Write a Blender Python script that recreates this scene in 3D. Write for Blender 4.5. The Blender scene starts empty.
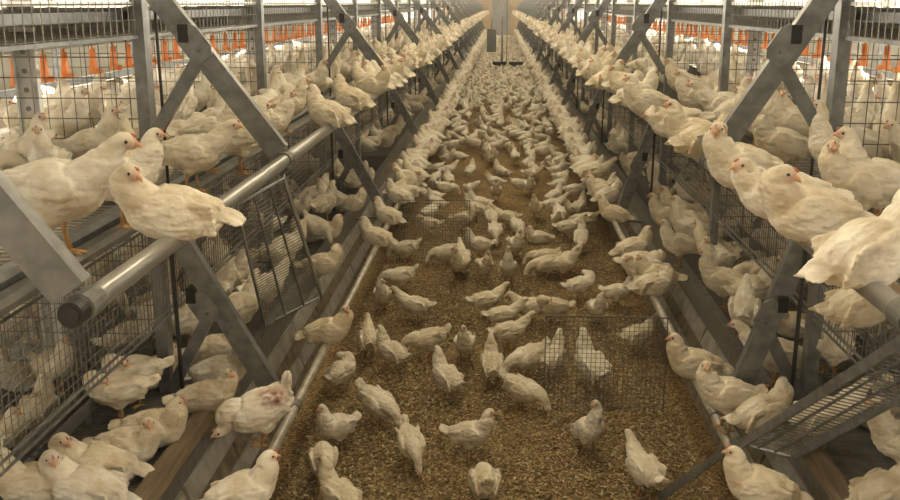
import bpy, bmesh, math, random
import numpy as np
from mathutils import Vector, Matrix, noise
random.seed(11); RNG = np.random.default_rng(5)
S = bpy.context.scene
COL = S.collection

# ------------------------------------------------------------------ camera
F, H = 970.0, 1.95
PITCH = math.atan(247 / F); YAW = math.atan(51 * math.cos(PITCH) / F)
cam_d = bpy.data.cameras.new('camera'); cam = bpy.data.objects.new('camera', cam_d); COL.objects.link(cam)
cam_d.sensor_width = 36.0; cam_d.lens = F / 900 * 36.0; cam_d.clip_start = 0.05; cam_d.clip_end = 300
cam.location = (0, 0, H); cam.rotation_euler = (math.pi / 2 - PITCH, 0, YAW)
S.camera = cam

# ------------------------------------------------------------------ world, lamps, exposure
W = bpy.data.worlds.new('world'); S.world = W; W.use_nodes = True
W.node_tree.nodes['Background'].inputs[0].default_value = (1.0, 0.82, 0.56, 1)
W.node_tree.nodes['Background'].inputs[1].default_value = 0.30
S.view_settings.view_transform = 'Standard'; S.view_settings.look = 'None'
S.view_settings.exposure = -0.38; S.view_settings.gamma = 1.0; S.view_settings.use_curve_mapping = False
WARM = (1.0, 0.83, 0.54)
def area(name, loc, sx, sy, power, color, rot=(0, 0, 0)):
    d = bpy.data.lights.new(name, 'AREA'); d.shape = 'RECTANGLE'; d.size = sx; d.size_y = sy
    d.energy = power; d.color = color
    o = bpy.data.objects.new(name, d); COL.objects.link(o); o.location = loc; o.rotation_euler = rot
    return o
AISLE_P, SIDE_P = 740.0, 9000.0
lamp_aisle = area('aisle_lamp_light', (0, 32, 3.62), 0.5, 66, AISLE_P, WARM)
lamp_l = area('side_lamp_light', (-3.55, 32, 3.30), 0.4, 66, SIDE_P, (1.0, 0.90, 0.73))
lamp_r = area('side_lamp_light', (3.45, 32, 3.30), 0.4, 66, SIDE_P, (1.0, 0.90, 0.73))

# ------------------------------------------------------------------ projection helpers (photo pixel -> point on a real surface)
FW = np.array([-math.sin(YAW) * math.cos(PITCH), math.cos(YAW) * math.cos(PITCH), -math.sin(PITCH)])
RT = np.array([math.cos(YAW), math.sin(YAW), 0.0]); UP = np.cross(RT, FW); CP = np.array([0, 0, H])
def proj(p):
    d = np.asarray(p) - CP; z = d @ FW
    return 450 + F * (d @ RT) / z, 250 - F * (d @ UP) / z, z
def atZ(u, v, z):
    r = FW + RT * (u - 450) / F - UP * (v - 250) / F
    return CP + r * (z - H) / r[2]

# ------------------------------------------------------------------ materials
def new_mat(name):
    m = bpy.data.materials.new(name); m.use_nodes = True
    nt = m.node_tree; b = nt.nodes['Principled BSDF']
    return m, nt, b
def N(nt, t, **kw):
    n = nt.nodes.new(t)
    for k, v in kw.items(): setattr(n, k, v)
    return n
def mottled(name, c1, c2, scale=8, rough=0.6, metal=0.0, bump=0.0, stretch=None, detail=6):
    m, nt, b = new_mat(name)
    tc = N(nt, 'ShaderNodeTexCoord'); mp = N(nt, 'ShaderNodeMapping')
    nt.links.new(tc.outputs['Object'], mp.inputs[0])
    if stretch: mp.inputs['Scale'].default_value = stretch
    n = N(nt, 'ShaderNodeTexNoise'); n.inputs['Scale'].default_value = scale; n.inputs['Detail'].default_value = detail
    nt.links.new(mp.outputs[0], n.inputs['Vector'])
    r = N(nt, 'ShaderNodeValToRGB'); r.color_ramp.elements[0].position = 0.33; r.color_ramp.elements[1].position = 0.68
    r.color_ramp.elements[0].color = (*c1, 1); r.color_ramp.elements[1].color = (*c2, 1)
    nt.links.new(n.outputs[0], r.inputs[0]); nt.links.new(r.outputs[0], b.inputs['Base Color'])
    b.inputs['Roughness'].default_value = rough; b.inputs['Metallic'].default_value = metal
    if bump:
        bp = N(nt, 'ShaderNodeBump'); bp.inputs['Strength'].default_value = bump; bp.inputs['Distance'].default_value = 0.01
        nt.links.new(n.outputs[0], bp.inputs['Height']); nt.links.new(bp.outputs[0], b.inputs['Normal'])
    return m
M = {}
M['galv'] = mottled('galvanised_steel', (.185, .195, .20), (.30, .31, .315), 22, .36, .6)
M['galv_dark'] = mottled('dull_steel', (.13, .13, .125), (.22, .215, .2), 14, .55, .4)
M['pipe'] = mottled('perch_pipe_steel', (.34, .345, .34), (.46, .46, .45), 6, .28, .75, stretch=(6, .6, 6))
M['pipe_dusty'] = mottled('dusty_pipe', (.34, .31, .26), (.54, .51, .45), 16, .42, .4)
M['wire'] = mottled('wire_steel', (.13, .125, .11), (.23, .22, .19), 30, .45, .5)
M['belt'] = mottled('dirty_belt', (.34, .31, .25), (.55, .52, .45), 5, .8, 0, .1)
M['white_steel'] = mottled('white_coated_steel', (.62, .62, .60), (.78, .78, .76), 12, .5)
M['slat'] = mottled('grey_slat', (.22, .21, .185), (.36, .35, .32), 9, .7, 0, .1)
M['slat_dirty'] = mottled('soiled_slat', (.10, .075, .045), (.22, .18, .12), 14, .85, 0, .2)
M['wood'] = mottled('weathered_board', (.15, .105, .06), (.27, .205, .13), 7, .8, 0, .25, stretch=(6, .7, 6))
M['black'] = mottled('black_plastic', (.008, .008, .008), (.022, .022, .022), 20, .45)
M['orange'] = mottled('orange_plastic', (1.0, .28, .06), (1.0, .38, .11), 10, .35)
M['box'] = mottled('blue_grey_box', (.13, .155, .15), (.18, .20, .19), 6, .5)
M['wall'] = mottled('white_wall', (.66, .66, .63), (.80, .79, .76), 1.2, .8)
M['ceil'] = mottled('ceiling_panel', (.42, .40, .36), (.55, .53, .48), 1.0, .8)
M['yellow'] = mottled('shank_skin', (.40, .22, .08), (.55, .32, .13), 60, .5)
M['beak'] = mottled('beak_horn', (.60, .30, .15), (.74, .42, .22), 60, .4)
M['comb'] = mottled('comb_skin', (.52, .16, .10), (.66, .24, .16), 50, .5)
M['eye'] = mottled('eye_dark', (.012, .008, .006), (.02, .014, .01), 20, .12)

def lamp_mat():
    m, nt, b = new_mat('lamp_diffuser'); b.inputs['Base Color'].default_value = (.9, .88, .8, 1)
    b.inputs['Emission Color'].default_value = (1, .88, .66, 1); b.inputs['Emission Strength'].default_value = 4.0
    return m
M['lamp'] = lamp_mat()

def feather_mat():
    m, nt, b = new_mat('white_feathers')
    tc = N(nt, 'ShaderNodeTexCoord'); oi = N(nt, 'ShaderNodeObjectInfo')
    mp = N(nt, 'ShaderNodeMapping'); mp.inputs['Scale'].default_value = (16, 46, 40)
    nt.links.new(tc.outputs['Object'], mp.inputs[0])
    n = N(nt, 'ShaderNodeTexNoise'); n.inputs['Scale'].default_value = 1.0; n.inputs['Detail'].default_value = 4
    nt.links.new(mp.outputs[0], n.inputs['Vector'])
    # scalloped feather tips
    mv = N(nt, 'ShaderNodeMapping'); mv.inputs['Scale'].default_value = (26, 40, 40)
    nt.links.new(tc.outputs['Object'], mv.inputs[0])
    v = N(nt, 'ShaderNodeTexVoronoi'); v.inputs['Scale'].default_value = 1.0; v.feature = 'SMOOTH_F1'
    nt.links.new(mv.outputs[0], v.inputs['Vector'])
    # base colour: warm white with faint yellow stain, per-bird tint
    n2 = N(nt, 'ShaderNodeTexNoise'); n2.inputs['Scale'].default_value = 11; n2.inputs['Detail'].default_value = 5
    nt.links.new(tc.outputs['Object'], n2.inputs['Vector'])
    r = N(nt, 'ShaderNodeValToRGB')
    r.color_ramp.elements[0].position = .30; r.color_ramp.elements[0].color = (.66, .57, .42, 1)
    r.color_ramp.elements[1].position = .55; r.color_ramp.elements[1].color = (.88, .84, .75, 1)
    nt.links.new(n2.outputs[0], r.inputs[0])
    tint = N(nt, 'ShaderNodeMix', data_type='RGBA', blend_type='MULTIPLY')
    tr = N(nt, 'ShaderNodeValToRGB'); tr.color_ramp.elements[0].color = (.88, .83, .72, 1); tr.color_ramp.elements[1].color = (1, 1, 1, 1)
    nt.links.new(oi.outputs['Random'], tr.inputs[0])
    tint.inputs[0].default_value = 1.0
    nt.links.new(r.outputs[0], tint.inputs[6]); nt.links.new(tr.outputs[0], tint.inputs[7])
    def attr_mix(prev, an, color):
        a = N(nt, 'ShaderNodeAttribute', attribute_name=an)
        mx = N(nt, 'ShaderNodeMix', data_type='RGBA')
        nt.links.new(a.outputs['Fac'], mx.inputs[0]); nt.links.new(prev, mx.inputs[6]); mx.inputs[7].default_value = (*color, 1)
        return mx.outputs[2]
    c = attr_mix(tint.outputs[2], 'face', (.56, .27, .18))
    c = attr_mix(c, 'soil', (.36, .25, .13))
    c = attr_mix(c, 'bare', (.30, .065, .05))
    nt.links.new(c, b.inputs['Base Color'])
    b.inputs['Roughness'].default_value = .75
    b.inputs['Sheen Weight'].default_value = .15
    add = N(nt, 'ShaderNodeMath', operation='ADD')
    mul = N(nt, 'ShaderNodeMath', operation='MULTIPLY'); mul.inputs[1].default_value = .7
    nt.links.new(v.outputs['Distance'], mul.inputs[0])
    nt.links.new(n.outputs[0], add.inputs[0]); nt.links.new(mul.outputs[0], add.inputs[1])
    bp = N(nt, 'ShaderNodeBump'); bp.inputs['Strength'].default_value = .85; bp.inputs['Distance'].default_value = .011
    nt.links.new(add.outputs[0], bp.inputs['Height']); nt.links.new(bp.outputs[0], b.inputs['Normal'])
    return m
M['feather'] = feather_mat()

def litter_mat():
    m, nt, b = new_mat('wood_shaving_litter')
    tc = N(nt, 'ShaderNodeTexCoord')
    v = N(nt, 'ShaderNodeTexVoronoi'); v.inputs['Scale'].default_value = 95; v.inputs['Randomness'].default_value = 1
    nt.links.new(tc.outputs['Object'], v.inputs['Vector'])
    sep = N(nt, 'ShaderNodeSeparateColor'); nt.links.new(v.outputs['Color'], sep.inputs[0])
    r = N(nt, 'ShaderNodeValToRGB')
    e = r.color_ramp.elements
    e[0].position = 0; e[0].color = (.10, .068, .030, 1); e[1].position = 1; e[1].color = (.62, .48, .27, 1)
    k = e.new(.45); k.color = (.25, .175, .085, 1); k = e.new(.8); k.color = (.40, .295, .15, 1)
    nt.links.new(sep.outputs[0], r.inputs[0])
    n = N(nt, 'ShaderNodeTexNoise'); n.inputs['Scale'].default_value = 1.6; n.inputs['Detail'].default_value = 5
    nt.links.new(tc.outputs['Object'], n.inputs['Vector'])
    r2 = N(nt, 'ShaderNodeValToRGB'); r2.color_ramp.elements[0].position = .35; r2.color_ramp.elements[0].color = (.62, .56, .48, 1)
    r2.color_ramp.elements[1].position = .65; r2.color_ramp.elements[1].color = (1.05, 1.0, .9, 1)
    nt.links.new(n.outputs[0], r2.inputs[0])
    mx = N(nt, 'ShaderNodeMix', data_type='RGBA', blend_type='MULTIPLY'); mx.inputs[0].default_value = 1
    nt.links.new(r.outputs[0], mx.inputs[6]); nt.links.new(r2.outputs[0], mx.inputs[7]); nt.links.new(mx.outputs[2], b.inputs['Base Color'])
    b.inputs['Roughness'].default_value = .9; b.inputs['Specular IOR Level'].default_value = .2
    bp = N(nt, 'ShaderNodeBump'); bp.inputs['Strength'].default_value = .8; bp.inputs['Distance'].default_value = .012
    nt.links.new(sep.outputs[1], bp.inputs['Height']); nt.links.new(bp.outputs[0], b.inputs['Normal'])
    return m
M['litter'] = litter_mat()
def chip_mat():
    m, nt, b = new_mat('wood_chips')
    a = N(nt, 'ShaderNodeAttribute', attribute_name='tone')
    r = N(nt, 'ShaderNodeValToRGB'); e = r.color_ramp.elements
    e[0].color = (.13, .095, .042, 1); e[1].color = (.60, .49, .29, 1); k = e.new(.6); k.color = (.33, .25, .125, 1)
    nt.links.new(a.outputs['Fac'], r.inputs[0]); nt.links.new(r.outputs[0], b.inputs['Base Color']); b.inputs['Roughness'].default_value = .85
    return m
M['chip'] = chip_mat()

# ------------------------------------------------------------------ mesh helpers
class MB:
    def __init__(s): s.v = []; s.f = []; s.n = 0
    def add(s, v, f):
        s.f += [tuple(i + s.n for i in q) for q in f]; s.v += [tuple(map(float, p)) for p in v]; s.n += len(v); return s
    def box(s, lo, hi):
        x0, y0, z0 = lo; x1, y1, z1 = hi
        return s.add([(x0, y0, z0), (x1, y0, z0), (x1, y1, z0), (x0, y1, z0), (x0, y0, z1), (x1, y0, z1), (x1, y1, z1), (x0, y1, z1)],
                     [(3, 2, 1, 0), (4, 5, 6, 7), (0, 1, 5, 4), (1, 2, 6, 5), (2, 3, 7, 6), (3, 0, 4, 7)])
    def sweep(s, a, b, profile, upv=(0, 1, 0)):
        """prism of a closed 2D profile between a and b; profile x -> side, y -> upv-ish"""
        a = np.array(a, float); b = np.array(b, float); t = b - a; t /= np.linalg.norm(t)
        u = np.array(upv, float); u -= t * (u @ t); u /= np.linalg.norm(u); w = np.cross(u, t)
        k = len(profile)
        v = [a + w * p + u * q for p, q in profile] + [b + w * p + u * q for p, q in profile]
        f = [(i, (i + 1) % k, k + (i + 1) % k, k + i) for i in range(k)]
        if k <= 6: f += [tuple(range(k - 1, -1, -1)), tuple(range(k, 2 * k))]
        else:  # C channel: 8 profile points -> three quads per cap
            for o, rev in ((0, True), (k, False)):
                for q in ((0, 1, 2, 3), (0, 3, 4, 7), (4, 5, 6, 7)):
                    q = [o + j for j in q]; f.append(tuple(q[::-1] if rev else q))
        return s.add(v, f)
    def bar(s, a, b, w, h, upv=(0, 0, 1)):
        return s.sweep(a, b, [(-w / 2, -h / 2), (w / 2, -h / 2), (w / 2, h / 2), (-w / 2, h / 2)], upv)
    def channel(s, a, b, w, d, t, upv):
        """C channel: web of width w, flanges of depth d pointing along upv"""
        h = w / 2
        return s.sweep(a, b, [(-h, 0), (-h, d), (-h + t, d), (-h + t, t), (h - t, t), (h - t, d), (h, d), (h, 0)], upv)
    def tube(s, pts, r, seg=10, cap=True):
        pts = [np.array(p, float) for p in pts]; n = len(pts)
        rs = r if isinstance(r, (list, tuple)) else [r] * n
        t0 = pts[1] - pts[0]; ref = np.array((0, 0, 1.0)) if abs(t0[2]) < .9 * np.linalg.norm(t0) else np.array((1.0, 0, 0))
        v = []
        for i in range(n):
            t = pts[min(i + 1, n - 1)] - pts[max(i - 1, 0)]; t /= np.linalg.norm(t)
            a = np.cross(ref, t)
            if np.linalg.norm(a) < 1e-4: a = np.cross((0, 1.0, .1), t)
            a /= np.linalg.norm(a); c = np.cross(t, a)
            for k in range(seg):
                q = 2 * math.pi * k / seg; v.append(pts[i] + rs[i] * (a * math.cos(q) + c * math.sin(q)))
        f = [(i * seg + k, i * seg + (k + 1) % seg, (i + 1) * seg + (k + 1) % seg, (i + 1) * seg + k) for i in range(n - 1) for k in range(seg)]
        if cap: f += [tuple(range(seg - 1, -1, -1)), tuple((n - 1) * seg + k for k in range(seg))]
        return s.add(v, f)
    def ell(s, c, rad, R=None, nu=14, nv=9):
        c = np.array(c, float); R = np.eye(3) if R is None else np.array(R)
        v = [c + R @ np.array((0, 0, rad[2]))]; 
        for j in range(1, nv):
            th = math.pi * j / nv
            for i in range(nu):
                ph = 2 * math.pi * i / nu
                v.append(c + R @ np.array((rad[0] * math.sin(th) * math.cos(ph), rad[1] * math.sin(th) * math.sin(ph), rad[2] * math.cos(th))))
        v.append(c - R @ np.array((0, 0, rad[2])))
        f = [(0, 1 + i, 1 + (i + 1) % nu) for i in range(nu)]
        for j in range(nv - 2):
            for i in range(nu):
                a = 1 + j * nu + i; b_ = 1 + j * nu + (i + 1) % nu; f.append((a, a + nu, b_ + nu, b_))
        L = len(v) - 1; o = 1 + (nv - 2) * nu
        f += [(o + (i + 1) % nu, o + i, L) for i in range(nu)]
        return s.add(v, f)
    def mesh(s, name, mat=None, smooth=False):
        me = bpy.data.meshes.new(name); me.from_pydata(s.v, [], s.f); me.update()
        if mat: me.materials.append(M[mat])
        if smooth: me.polygons.foreach_set('use_smooth', [True] * len(me.polygons))
        return me
    def obj(s, name, mat, parent=None, smooth=False):
        return link(name, s.mesh(name, mat, smooth), parent)
def link(name, me, parent=None, loc=None, rz=None):
    o = bpy.data.objects.new(name, me); COL.objects.link(o)
    if parent is not None: o.parent = parent
    if loc is not None: o.location = loc
    if rz is not None: o.rotation_euler = (0, 0, rz)
    return o
def tag(o, label=None, cat=None, group=None, kind=None):
    if label: o['label'] = label
    if cat: o['category'] = cat
    if group: o['group'] = group
    if kind: o['kind'] = kind
    return o
def empty(name, loc=(0, 0, 0)):
    o = bpy.data.objects.new(name, None); COL.objects.link(o); o.location = loc; o.empty_display_size = .1; return o
def struct(name, mb, mat): return tag(mb.obj(name, mat), kind='structure')

# ------------------------------------------------------------------ setting
YF = 66.0; ZF = -.20      # litter level
struct('floor', MB().box((-4.6, -9.0, ZF - .12), (4.6, YF, ZF)), 'litter')
struct('ceiling', MB().box((-4.6, -9.0, 3.9), (4.6, YF, 4.0)), 'ceil')
struct('wall_left', MB().box((-4.7, -9.0, ZF), (-4.6, YF, 4.0)), 'wall')
struct('wall_right', MB().box((4.6, -9.0, ZF), (4.7, YF, 4.0)), 'wall')
struct('wall_back', MB().box((-4.7, YF, ZF), (4.7, YF + .1, 4.0)), 'wood')
struct('wall_front', MB().box((-4.7, -9.1, ZF), (4.7, -9.0, 4.0)), 'ceil')
d_ = struct('door_1', MB().box((-.55, YF - .05, ZF), (.55, YF, 2.1)), 'galv_dark')
MB().box((.36, YF - .1, .98), (.44, YF - .05, 1.06)).obj('door_handle', 'black', d_)

# loose shavings lying on the litter near the camera
def chips(n):
    y = 2.9 + 7.0 * RNG.random(n) ** 1.5; x = (RNG.random(n) * 2 - 1) * .98
    ang = RNG.random(n) * 6.283; L = .004 + .010 * RNG.random(n) ** 1.8; w = .0025 + .004 * RNG.random(n)
    z = ZF + .002 + .008 * RNG.random(n); ti = (RNG.random((n, 2)) - .5) * .9
    ca, sa = np.cos(ang), np.sin(ang)
    V = np.zeros((n, 4, 3)); T = np.zeros((n, 4))
    for k, (a, b_) in enumerate(((-1, -.6), (1, -1), (.8, 1), (-.9, .8))):
        dx = a * L * ca - b_ * w * sa; dy = a * L * sa + b_ * w * ca
        V[:, k, 0] = x + dx; V[:, k, 1] = y + dy; V[:, k, 2] = z + a * L * ti[:, 0] + b_ * w * ti[:, 1] + (.003 if k % 2 else 0)
    me = bpy.data.meshes.new('loose_shavings')
    me.from_pydata(V.reshape(-1, 3).tolist(), [], [(4 * i, 4 * i + 1, 4 * i + 2) for i in range(n)] + [(4 * i, 4 * i + 2, 4 * i + 3) for i in range(n)])
    me.materials.append(M['chip']); a = me.attributes.new('tone', 'FLOAT', 'POINT')
    a.data.foreach_set('value', np.repeat(RNG.random(n), 4).astype(np.float32))
    return link('loose_shavings', me)
tag(chips(62000), 'loose pale wood shavings strewn over the near aisle floor', 'litter', kind='stuff')

# ------------------------------------------------------------------ aviary rows
XP = {-1: -1.41, 1: 1.29}      # post line
XU = {-1: -.865, 1: .83}       # upper perch pipe
XL = {-1: -.87, 1: .925}       # lower perch pipe
ZU, ZL, RU_, RL_ = 1.335, .255, .026, .021
SIDE = {-1: 'left', 1: 'right'}
Y1 = 3.9
ZD, ZT = 1.22, 1.83            # upper deck floor, third tier floor
ZB = .32                       # lower tier floor

def frame_meshes(s):
    P = {}
    xp, xu, xl = XP[s], XU[s], XL[s]
    P['post'] = MB().channel((xp, 0, ZF), (xp, 0, 3.1), .072, .05, .006, (s, 0, 0)).mesh('post', 'galv')
    d = .035
    dw = -d - .045; top = (xp - s * .02 , dw, 2.05)
    P['upper_diagonal'] = MB().channel(top, (xu + s * .02, dw, ZU + .035), .085, .045, .006, (0, 1, 0)).mesh('upper_diagonal', 'galv')
    P['upper_strut'] = MB().channel((xp - s * .01, -d - .03, 1.42), (xp - s * .235, -d - .03, 1.76), .05, .03, .005, (0, 1, 0)).mesh('upper_strut', 'galv')
    P['lower_diagonal'] = MB().channel((xp - s * .06, dw, 1.06), (xl + s * .05, dw, ZL + .01), .085, .045, .006, (0, 1, 0)).mesh('lower_diagonal', 'galv')
    P['lower_strut'] = MB().channel((xp - s * .01, -d - .03, .33), (xp - s * .20, -d - .03, .68), .05, .03, .005, (0, 1, 0)).mesh('lower_strut', 'galv')
    def plate(cx, cz, w, h, ang):
        c, sn = math.cos(ang), math.sin(ang); m = MB(); v = []
        for yy in (-d - .058, -d - .046):
            for a, b in ((-w, -h * .6), (-w * .6, -h), (w * .6, -h), (w, -h * .6), (w, h * .6), (w * .6, h), (-w * .6, h), (-w, h * .6)):
                v.append((cx + a * c - b * sn, yy, cz + a * sn + b * c))
        m.add(v, [tuple(range(7, -1, -1)), tuple(range(8, 16))] + [(i, (i + 1) % 8, 8 + (i + 1) % 8, 8 + i) for i in range(8)])
        return m
    aU = math.atan2(ZU - 2.05, (xu - xp)); aL = math.atan2(ZL - 1.09, (xl - xp))
    P['gusset_plate'] = plate(xp - s * .215, 1.795, .075, .05, aU).mesh('gusset_plate', 'galv')
    P['gusset_plate.1'] = plate(xp - s * .185, .715, .07, .05, aL).mesh('gusset_plate', 'galv')
    P['clip'] = MB().box((xp - s * .175 - .02, -d - .062, 1.80), (xp - s * .175 + .02, -d + .01, 1.87)).mesh('clip', 'black')
    P['clip.1'] = MB().box((xp - s * .135 - .02, -d - .062, .735), (xp - s * .135 + .02, -d + .01, .80)).mesh('clip', 'black')
    def bolt(x, z):
        m = MB(); m.tube([(x, -d - .058, z), (x, -d - .066, z)], .008, 6); return m.mesh('bolt', 'galv_dark')
    P['bolt'] = bolt(xp - s * .235, 1.77); P['bolt.1'] = bolt(xp - s * .2, .69)
    P['cord'] = MB().tube([(xp - s * .075, -.09, ZF), (xp - s * .065, -.09, 1.15)], .009, 6).mesh('cord', 'black')
    P['cord.1'] = MB().tube([(xp - s * .06, -.05, 1.2), (xp - s * .055, -.05, 2.3)], .006, 6).mesh('cord', 'black')
    P['clamp'] = MB().tube([(xu, -.07, ZU), (xu, .0, ZU)], RU_ + .006, 14).mesh('clamp', 'galv_dark')
    P['clamp.1'] = MB().tube([(xl, -.06, ZL), (xl, .0, ZL)], RL_ + .005, 12).mesh('clamp', 'galv_dark')
    P['arm'] = MB().bar((xl, -.03, ZL - .012), (s * 1.18, -.03, ZL - .03), .03, .02).mesh('arm', 'galv')
    return P
NTH = 'first second third fourth fifth sixth seventh eighth ninth tenth eleventh twelfth thirteenth fourteenth fifteenth sixteenth seventeenth'.split()
ORD = ['nearest', 'second', 'third', 'fourth', 'fifth']
for s in (-1, 1):
    FM = frame_meshes(s)
    for i, n in enumerate([.5] + list(range(1, 17))):
        y = n * Y1
        r = empty('aviary_frame', (XP[s], y, 0))
        for k, me in FM.items():
            if n > 6 and k.split('.')[0] in ('bolt', 'clip', 'cord', 'bracket'): continue
            o = link(k.split('.')[0], me, r); o.location = (-XP[s], 0, 0)
        lab = {0: 'galvanised steel frame just cut off at the %s picture edge, bracing the perch pipe end' % SIDE[s],
               1: 'large galvanised steel A-brace frame closest in full view on the %s row' % SIDE[s],
               2: 'second galvanised brace frame going back along the %s row' % SIDE[s],
               3: 'third galvanised brace frame going back along the %s row' % SIDE[s]}.get(i)
        if lab: tag(r, lab, 'frame')
        else: tag(r, 'small distant galvanised brace frame, %s one going back along the %s row' % (NTH[i - 1], SIDE[s]), 'frame', 'distant frames of the %s row' % SIDE[s])
    # plain posts between the braced frames
    pm = MB().channel((0, 0, ZF), (0, 0, 3.1), .066, .045, .006, (s, 0, 0)).mesh('post', 'galv')
    for n in range(1, 14):
        o = link('plain_post', pm, None, (XP[s], (n + .5) * Y1, 0))
        if n == 1: tag(o, 'plain galvanised upright with no brace, nearest one on the %s row' % SIDE[s], 'post')
        else: tag(o, 'plain galvanised upright, %s one going back between braced frames of the %s row' % (NTH[n - 1], SIDE[s]), 'post', 'plain posts of the %s row' % SIDE[s])
    # white inner posts
    wm = MB().channel((0, 0, ZF), (0, 0, 3.0), .10, .03, .006, (0, -1, 0)).mesh('inner_post', 'white_steel')
    for n in range(0, 6):
        o = link('inner_post', wm, None, (s * 2.02, 4.12 + n * Y1, 0))
        tag(o, 'whitish perforated upright, %s going back inside the %s tiers' % (('nearest', 'second', 'third', 'fourth', 'fifth', 'sixth')[n], SIDE[s]), 'post', 'inner posts of the %s tiers' % SIDE[s])
        for q in range(6):
            h = MB().tube([(0, -.032, 0), (0, -.028, 0)], .012, 8).mesh('hole_plug', 'galv_dark') if n == 0 and q == 0 else bpy.data.meshes['hole_plug']
            link('hole_plug', h, o, (0, -.002, 1.35 + q * .08))

# perch pipes
def pipe(name, x, z, r, y0, y1, mat, label):
    root = empty(name, (x, y0, z))
    MB().tube([(0, 0, 0), (0, y1 - y0, 0)], r, 20, cap=False).obj('tube', mat, root, True)
    cp = MB().tube([(0, -.012, 0), (0, .03, 0)], r * 1.06, 20).obj('end_cap', 'black', root, False)
    MB().tube([(0, -.016, 0), (0, -.010, 0)], r * .7, 16).obj('end_plug', 'black', cp)
    return tag(root, label, 'perch pipe')
pipe('perch_pipe', XU[-1], ZU, RU_, 1.845, 64, 'pipe', 'shiny steel upper perch pipe with black end cap on the left row')
pipe('perch_pipe', XU[1], ZU, RU_, 1.5, 64, 'pipe', 'shiny steel upper perch pipe leaving the picture at right')
pipe('perch_pipe', XL[-1], ZL, RL_, 1.6, 64, 'pipe_dusty', 'low dusty perch pipe along the left edge of the litter')
pipe('perch_pipe', XL[1], ZL, RL_, 1.6, 64, 'pipe_dusty', 'low dusty perch pipe along the right edge of the litter')

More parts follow.
